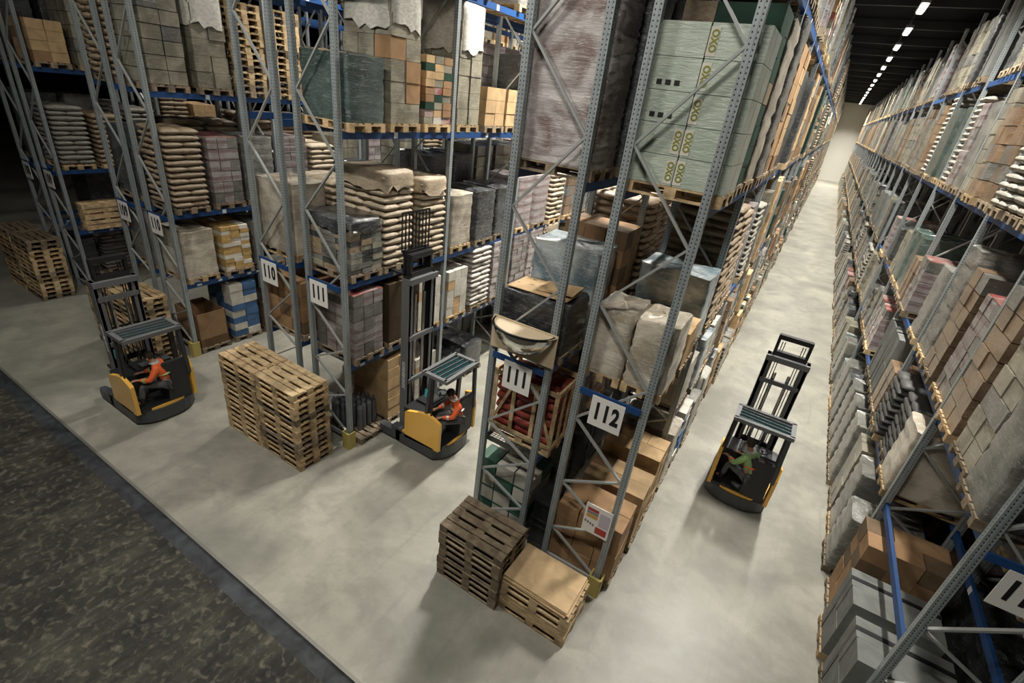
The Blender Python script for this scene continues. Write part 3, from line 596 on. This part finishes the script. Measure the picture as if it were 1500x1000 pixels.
# big cardboard pile
x, y = -1.62, 5.16
tag(put('wooden_pallet', PAL['wood'], None, (x, y, 0)), 'bottom pallet under the pile of flat cardboard sheets', 'pallet', 'stacked empty pallets')
for k in range(7): tag(MB().box((0, 0, 0), (1.17+R.uniform(-.02, .02), .79, .026)).obj('wooden_board', M['wood_light'], None, (x+R.uniform(-.01, .01), y, .16+k*.028), R.uniform(-.008, .008)), '%s plywood board counted from the bottom of the cardboard pile' % ORD[k], 'board', 'plywood boards in the pile')
for k in range(2): tag(put('wooden_pallet', PAL['wood_light'], None, (x, y, .344+k*.1445)), ['lower', 'upper'][k]+' pallet in the middle of the cardboard pile', 'pallet', 'stacked empty pallets')
for k in range(5): tag(MB().box((0, 0, 0), (1.13-k*.006, .77-k*.004, .02)).obj('cardboard_sheet', M['sheet'], None, (x+R.uniform(-.03, .03), y+R.uniform(-.02, .02), .655+k*.022), R.uniform(-.03, .03)), '%s cardboard sheet from below on the big flat pile' % ORD[k], 'cardboard sheet', 'flat cardboard sheets')


# ------------------------------------------------------------------ signs and mirror
BLANK = MB().bb(-.25, .25, -.006, .006, -.25, .25).mesh('sign_plate', M['sign'])
def sign(txt, x, z, label, y=Y0-.075, w=1.):
    o = thing('aisle_sign', label, 'sign', (x, y, z)); p = put('sign_plate', BLANK, o); p.scale = (w, 1, 1)
    q = put('sign_number', text_mesh('number', txt, .38, .017, .62, M['ink'], 1.18), o, (0, -.008, 0)); q.rotation_euler = (math.pi/2, 0, 0)
sign('112', -1.525, 3.51, 'white sign reading 112 on a blue crossbar above cardboard boxes')
sign('111', -3.045, 3.50, 'white sign reading 111 just below the convex mirror')
sign('111', -7.66, 3.51, 'white sign reading 111 left of the central truck, over bottle packs')
sign('110', -9.2, 3.51, 'white sign reading 110 next to the second 111 sign')
sign('110', -13.68, 3.51, 'white sign reading 110, dim, near the left rack post')
sign('109', -15.25, 3.51, 'dim white sign reading 109 left of the 110 sign')
sign('109', -19.7, 3.51, 'dark slanted sign reading 109 behind far left pallets')
sign('108', -21.25, 3.51, 'dark slanted sign reading 108 at the left edge')
sign('112', 3.22, 3.46, 'white 112 sign cut off at the lower right edge')
o = thing('convex_mirror', 'half dome convex mirror on cream board above the 111 sign', 'mirror', (-3.02, Y0-.08, 4.17))
MB().bb(-.56, .56, -.01, .01, -.27, .27).obj('back_board', M['mirror_board'], o)
MB().prism([(-.55, -.02), (-.50, -.15), (-.38, -.27), (-.2, -.36), (0, -.39), (.2, -.36), (.38, -.27), (.50, -.15), (.55, -.02)], .235, .25).obj('top_cover', M['mirror_board'], o)
q = MB(); n = 22; mrow = 9; vs = []
for k in range(mrow+1):
    ph_ = k/mrow*math.pi/2
    for i in range(n+1):
        th = math.pi*i/n; rr_ = math.cos(ph_)
        vs.append((-.5*math.cos(th)*rr_ if True else 0, -.01-.37*math.sin(th)*rr_, .235-.42*math.sin(ph_)))
q.add(vs, [(k*(n+1)+i, k*(n+1)+i+1, (k+1)*(n+1)+i+1, (k+1)*(n+1)+i) for k in range(mrow) for i in range(n)], 0, True); q.obj('mirror_dome', M['mirror'], o)
q = MB()
for i in range(n): 
    t0, t1 = math.pi*i/n, math.pi*(i+1)/n; q.bar((-.51*math.cos(t0), -.01-.38*math.sin(t0), .235), (-.51*math.cos(t1), -.01-.38*math.sin(t1), .235), .03, .03)
q.obj('rim', M['black'], o)
o = thing('information_board', 'small white notice board with coloured panels on the 112 frame', 'notice board', (-1.25, Y0-.075, 1.56))
MB().bb(-.225, .225, -.006, .006, -.29, .29).obj('board_plate', M['sign'], o)
MB().bb(-.19, .0, -.009, -.006, .16, .22).obj('red_panel', M['red'], o); MB().bb(-.19, .0, -.009, -.006, .10, .15).obj('grey_panel', M['grey_print'], o); MB().bb(-.19, .0, -.009, -.006, .02, .09).obj('orange_panel', M['orange_print'], o)
MB().bb(.03, .2, -.009, -.006, -.08, .2).obj('lilac_panel', M['violet_print'], o); MB().bb(.0, .19, -.009, -.006, -.24, -.11).obj('red_panel', M['red'], o)
q = MB()
for k in range(4): q.bb(-.2+k*.045, -.17+k*.045, -.009, -.006, -.1-.01*k, -.05-.01*k)
q.obj('grey_marks', M['grey_print'], o)

# ------------------------------------------------------------------ people
def skin_mesh(name, pts, edges, rad, m, sub=1, root=0):
    me = bpy.data.meshes.new(name); me.from_pydata([Vector(p) for p in pts], edges, []); o = bpy.data.objects.new(name, me); COL.objects.link(o)
    md = o.modifiers.new('s', 'SKIN'); md.use_smooth_shade = True; sv = me.skin_vertices[0].data
    for k, r_ in enumerate(rad): sv[k].radius = r_ if isinstance(r_, tuple) else (r_, r_); sv[k].use_root = k == root
    sb = o.modifiers.new('u', 'SUBSURF'); sb.levels = sub; sb.render_levels = sub; bpy.context.view_layer.update()
    r_ = bpy.data.meshes.new_from_object(o.evaluated_get(bpy.context.evaluated_depsgraph_get())); bpy.data.objects.remove(o); r_.materials.clear(); r_.materials.append(m)
    for f in r_.polygons: f.use_smooth = True; f.material_index = 0
    return r_
def ball(mb, c, r_, m=0, n=12, k=8):
    vs = [(c[0]+r_[0]*math.sin(math.pi*j/k)*math.cos(2*math.pi*i/n), c[1]+r_[1]*math.sin(math.pi*j/k)*math.sin(2*math.pi*i/n), c[2]+r_[2]*math.cos(math.pi*j/k)) for j in range(k+1) for i in range(n)]
    mb.add(vs, [(j*n+i, (j+1)*n+i, (j+1)*n+(i+1) % n, j*n+(i+1) % n) for j in range(k) for i in range(n)], m, True)
# seated driver facing +x, hips at the origin; leaning over the controls
J = dict(pel=(0, 0, .05), wa=(.04, 0, .24), ch=(.12, 0, .42), nk=(.17, 0, .54), hd0=(.21, 0, .60), hd=(.25, 0, .68), hd1=(.255, 0, .76))
for s_, n_ in ((1, 'l'), (-1, 'r')):
    J['sh'+n_] = (.11, s_*.18, .47); J['el'+n_] = (.24, s_*.27, .24); J['wr'+n_] = (.47, s_*.17, .22); J['hip'+n_] = (.03, s_*.1, .03); J['kn'+n_] = (.44, s_*.14, .06); J['an'+n_] = (.50, s_*.14, -.36); J['to'+n_] = (.64, s_*.15, -.40)
def person_meshes():
    p = []; e = []; r_ = []
    def ad(pt, rad, par=None):
        p.append(pt); r_.append(rad)
        if par is not None: e.append((par, len(p)-1))
        return len(p)-1
    root = ad(J['pel'], (.12, .10)); w = ad(J['wa'], (.12, .09), root); ch = ad(J['ch'], (.15, .10), w); nk = ad(J['nk'], .055, ch); h0 = ad(J['hd0'], (.06, .065), nk); h1 = ad(J['hd'], (.078, .092), h0); ad(J['hd1'], (.062, .072), h1)
    for s_, n_ in ((1, 'l'), (-1, 'r')):
        sh = ad(J['sh'+n_], .06, ch); el = ad(J['el'+n_], .042, sh); wr = ad(J['wr'+n_], .027, el)
        x, y, z = J['wr'+n_]; pm = ad((x+.05, y, z-.005), (.036, .02), wr); pk = ad((x+.09, y, z-.01), (.036, .018), pm)
        for k, (dy, ln) in enumerate(((-.032, .06), (-.011, .072), (.011, .068), (.031, .052))):
            f1 = ad((x+.10, y+dy, z-.012), .010, pk); f2 = ad((x+.10+ln*.6, y+dy, z-.028), .0085, f1); ad((x+.10+ln*.8, y+dy, z-.055), .0075, f2)
        t1 = ad((x+.06, y-s_*.042, z-.008), .011, pm); ad((x+.10, y-s_*.055, z-.02), .009, t1)
        hp = ad(J['hip'+n_], .085, root); kn = ad(J['kn'+n_], .06, hp); an = ad(J['an'+n_], .042, kn); ad(J['to'+n_], (.04, .03), an)
    body = skin_mesh('body', p, e, r_, M['skin'])
    def sub(names, edges_, rad, m): return skin_mesh('garment', [J[k] if isinstance(k, str) else k for k in names], edges_, rad, m)
    fa = lambda n_: tuple(J['el'+n_][i]+(J['wr'+n_][i]-J['el'+n_][i])*.9 for i in range(3))
    jk = sub(['pel', 'wa', 'ch', (.165, 0, .52), 'shl', 'ell', fa('l'), 'shr', 'elr', fa('r')], [(0, 1), (1, 2), (2, 3), (2, 4), (4, 5), (5, 6), (2, 7), (7, 8), (8, 9)], [(.145, .12), (.145, .12), (.175, .125), .075, .082, .062, .045, .082, .062, .045], M['orange'])
    an = lambda n_: tuple(J['kn'+n_][i]+(J['an'+n_][i]-J['kn'+n_][i])*.9 for i in range(3))
    tr = sub(['pel', 'hipl', 'knl', an('l'), 'hipr', 'knr', an('r')], [(0, 1), (1, 2), (2, 3), (0, 4), (4, 5), (5, 6)], [(.135, .12), .10, .075, .058, .10, .075, .058], M['trousers'])
    return body, jk, tr
BODY, JACKET, TROUS = person_meshes()
def driver(x, y, z, rz, label, vest):
    o = thing('person', label, 'person', (x, y, z), rz); put('body', BODY, o)
    j = JACKET.copy(); j.materials[0] = M[vest]; put('jacket', j, o); put('trousers', TROUS, o)
    q = MB()
    hx, hz = .25, .69
    ball(q, (hx-.012, 0, hz+.03), (.098, .092, .10)); q.obj('hair', M['hair'], o)
    q = MB(); ball(q, (hx+.098, 0, hz-.02), (.017, .014, .026)); ball(q, (hx+.0, .088, hz-.02), (.022, .012, .032)); ball(q, (hx+.0, -.088, hz-.02), (.022, .012, .032)); ball(q, (hx+.085, 0, hz-.068), (.014, .028, .008)); q.obj('face_features', M['skin'], o)
    q = MB(); ball(q, (hx+.086, .032, hz+.0), (.012, .016, .010)); ball(q, (hx+.086, -.032, hz+.0), (.012, .016, .010)); q.obj('eyes', M['eye'], o)
    q = MB(); ball(q, (.165, 0, .545), (.10, .125, .035)); q.obj('collar', M['reflex'], o)
    bm_ = M['orange'] if vest == 'hi_green' else M['hi_green'] if x < -9 else M['reflex']
    q = MB(); ball(q, (.055, 0, .28), (.155, .165, .028), 0, 18, 6); q.obj('reflective_band', bm_, o)
    for s_ in (-1, 1):
        q = MB(); p_ = J['ell' if s_ > 0 else 'elr']; w_ = J['wrl' if s_ > 0 else 'wrr']; a1 = [p_[i]+(w_[i]-p_[i])*.35 for i in range(3)]; a2 = [p_[i]+(w_[i]-p_[i])*.55 for i in range(3)]; q.tube(a1, a2, .060, .056, 12); q.obj('reflective_band', bm_, o)
    q = MB()
    for n__ in 'lr':
        x_, y_, z_ = J['an'+n__]; ball(q, (x_+.07, y_, z_-.05), (.14, .052, .045)); q.tube((x_, y_, z_-.04), (x_, y_, z_+.12), .056, .062, 12)
    q.obj('boots', M['boot'], o); return o

# ------------------------------------------------------------------ reach trucks  (forward +x, rear face at x=0)
def rounded(x0, x1, hw, bulge, n=8):
    pts = [(x1, -hw), (x1, hw)]
    for k in range(n+1):
        t_ = k/n; y = hw-2*hw*t_; pts.append((x0+.22-(.22+bulge)*(1-abs(2*t_-1)**3.0), y))
    return pts[::-1]
def truck(x, y, rz, label, mast_h=3.95, fork_z=3.985, person=None, vest='orange', plabel=''):
    o = thing('reach_truck', label, 'reach truck', (x, y, 0), rz)
    MB().prism(rounded(0, 1.32, .62, .03), .05, .34).obj('chassis', M['tgrey'], o)
    MB().prism(rounded(.02, 1.2, .60, .02), .34, .39).obj('sill_trim', M['yellow'], o)
    q = MB()   # side panels
    q.prism([(.08, -.04), (1.06, -.1), (1.06, .58), (.98, .64), (.60, .76), (.40, .80), (.12, .70), (.08, .66)], .54, .62, 0, Matrix(((1, 0, 0, 0), (0, 0, 1, 0), (0, 1, 0, .36), (0, 0, 0, 1))))
    q.obj('side_panel', M['yellow'], o)
    q = MB(); q.prism([(.0, .0), (.30, 0), (.30, .9), (.10, .95), (.0, .7)], -.62, -.55, 0, Matrix(((1, 0, 0, 0), (0, 0, 1, 0), (0, 1, 0, .36), (0, 0, 0, 1)))).obj('side_panel', M['yellow'], o)
    MB().bb(.60, 1.15, -.54, .54, .36, 1.0).bb(.62, 1.1, -.5, .2, 1.0, 1.05).obj('battery_box', M['black'], o)
    MB().bb(.66, .86, -.5, .1, 1.05, 1.10).obj('dashboard', M['tgrey'], o)
    q = MB(); q.tube((.74, -.2, 1.05), (.74, -.2, 1.2), .02); 
    for k in range(14):
        t0, t1 = 2*math.pi*k/14, 2*math.pi*(k+1)/14; q.bar((.70+.12*math.cos(t0), -.2+.12*math.sin(t0), 1.21), (.70+.12*math.cos(t1), -.2+.12*math.sin(t1), 1.21), .02, .02)
    q.obj('steering_wheel', M['black'], o)
    MB().bb(.05, .60, -.52, .52, .34, .42).obj('cab_floor', M['black'], o)
    MB().bb(.02, .42, -.50, -.05, .42, .78).bb(.02, .12, -.50, -.02, .78, 1.35).obj('seat', M['cloth_black'], o)
    # overhead guard
    g = MB()
    for p_, q_, w_ in (((.50, .54, 1.0), (.44, .50, 2.07), .10), ((.50, -.54, .95), (.44, -.50, 2.07), .10), ((.03, -.54, .95), (.06, -.5, 2.07), .07)): MB().bar(p_, q_, w_, .07).obj('guard_pillar', M['tgrey'], o)
    put_s = MB().tube((.36, .57, 1.05), (.34, .54, 2.06), .02, n=8).obj('grab_bar', M['black'], o)
    MB().bar((.535, .565, 1.55), (.52, .56, 1.75), .07, .006, 0, (0, 1, 0)).obj('cyan_sticker', M['cyan'], o)
    g = MB(); 
    for p_, q_ in (((.04, -.53), (.62, -.53)), ((.62, -.57), (.62, .57)), ((.62, .53), (.04, .53)), ((.04, .57), (.04, -.57))): g.bar((*p_, 2.1), (*q_, 2.1), .085, .08)
    for k in range(4): g.bar((.10+k*.13, -.5, 2.105), (.16+k*.13, .5, 2.105), .016, .03)
    gg = g.obj('overhead_guard', M['mast'], o); MB().bb(.08, .58, -.49, .49, 2.08, 2.09).obj('guard_window', M['guard_glass'], gg)
    # support legs
    for s_ in (-1, 1):
        l = MB(); l.prism([(1.2, s_*.62-.0), (1.2, s_*.44), (1.80, s_*.46), (1.86, s_*.5), (1.86, s_*.58), (1.80, s_*.62)][::(1 if s_ < 0 else -1)], .06, .27); l.bb(1.15, 1.45, min(s_*.44, s_*.62), max(s_*.44, s_*.62), .27, .40)
        lo = l.obj('support_leg', M['tgrey'], o); MB().tube((1.7, s_*.53-.045, .11), (1.7, s_*.53+.045, .11), .11, n=16).obj('wheel', M['rubber'], lo)
    MB().tube((.35, -.1, .12), (.35, .1, .12), .12, n=16).obj('drive_wheel', M['rubber'], o)
    # mast
    mx = 1.30; ms = MB()
    for s_ in (-1, 1): ms.bb(mx-.10, mx+.10, s_*.38-.035, s_*.38+.035, .12, mast_h); ms.bb(mx-.10, mx-.08, s_*.34-.06, s_*.34+.06, .12, mast_h)
    for z in (.35, 1.55, 2.6, mast_h-.08): ms.bb(mx-.12, mx-.06, -.38, .38, z-.05, z+.05)
    ms.bb(mx-.16, mx+.08, -.42, .42, mast_h-.12, mast_h); mo = ms.obj('outer_mast', M['mast'], o)
    MB().bb(mx-.085, mx+.02, .40-.0, .416, 1.1, 2.0).obj('white_lettering_strip', M['label'], mo) if False else None
    tm_ = text_mesh('mast_lettering', 'JUNGHEINRICH', .11, .002, .85, M['label']); tq = put('mast_lettering', tm_, mo, (mx, .417, 1.7)); tq.rotation_euler = (math.pi/2, -math.pi/2, math.pi)
    i1 = MB()
    for s_ in (-1, 1): i1.bb(mx-.05, mx+.07, s_*.30-.03, s_*.30+.03, .3, mast_h+.45)
    for z in (mast_h+.05, mast_h+.42): i1.bb(mx-.07, mx+.05, -.32, .32, z-.05, z+.05)
    i1.obj('inner_mast', M['black'], o)
    MB().tube((mx-.02, .14, .3), (mx-.02, .14, mast_h-.4), .035).tube((mx-.02, -.14, .3), (mx-.02, -.14, mast_h-.4), .035).obj('lift_cylinder', M['chrome'], o)
    c_ = MB()
    for yy in (-.22, -.17, .17, .22): c_.bb(mx+.03, mx+.05, yy-.008, yy+.008, .5, mast_h+.3)
    c_.obj('lift_chain', M['black'], o)
    cr = MB(); z = fork_z; cr.bb(mx+.09, mx+.14, -.36, .36, z-.02, z+.09); cr.bb(mx+.09, mx+.14, -.36, .36, z+.38, z+.46)
    for s_ in (-1, 1): cr.bb(mx+.08, mx+.14, s_*.30-.04, s_*.30+.04, z-.1, z+.5)
    co = cr.obj('fork_carriage', M['black'], o)
    lb2 = MB(); lb2.bb(mx+.12, mx+.14, -.40, .40, z+1.2, z+1.24); lb2.bb(mx+.12, mx+.14, -.40, .40, z+.46, z+.50)
    for k in range(9): lb2.bb(mx+.115, mx+.14, -.40+k*.098, -.382+k*.098, z+.46, z+1.22)
    lb2.obj('load_backrest', M['black'], co)
    for s_ in (-1, 1):
        f = MB(); f.bb(mx+.14, mx+.18, s_*.19-.05, s_*.19+.05, z-.08, z+.42); f.prism([(mx+.14, s_*.19-.05), (mx+.95, s_*.19-.03), (mx+1.0, s_*.19), (mx+.95, s_*.19+.03), (mx+.14, s_*.19+.05)], z-.08, z-.04); f.obj('fork', M['black'], co)
    # driver: sits at the rear, half turned
    cr_, sr_ = math.cos(rz), math.sin(rz); lx, ly = .09, -.10
    driver(x+lx*cr_-ly*sr_, y+lx*sr_+ly*cr_, .84, rz+.95, plabel, vest)
    return o
truck(-5.05, 7.38, math.pi, 'yellow and grey reach truck in the aisle between the two 111 signs', plabel='person in orange hi-vis jacket, seated driving the central reach truck')
truck(-10.75, 4.17, math.pi, 'yellow reach truck on the left cross aisle before pallet stacks', 3.0, .6, vest='orange', plabel='person in orange and green hi-vis seated in the left truck')
truck(.64, 9.75, math.pi/2, 'yellow reach truck driving away down the right aisle', 3.2, .5, vest='hi_green', plabel='person in green and orange vest driving the right aisle truck')
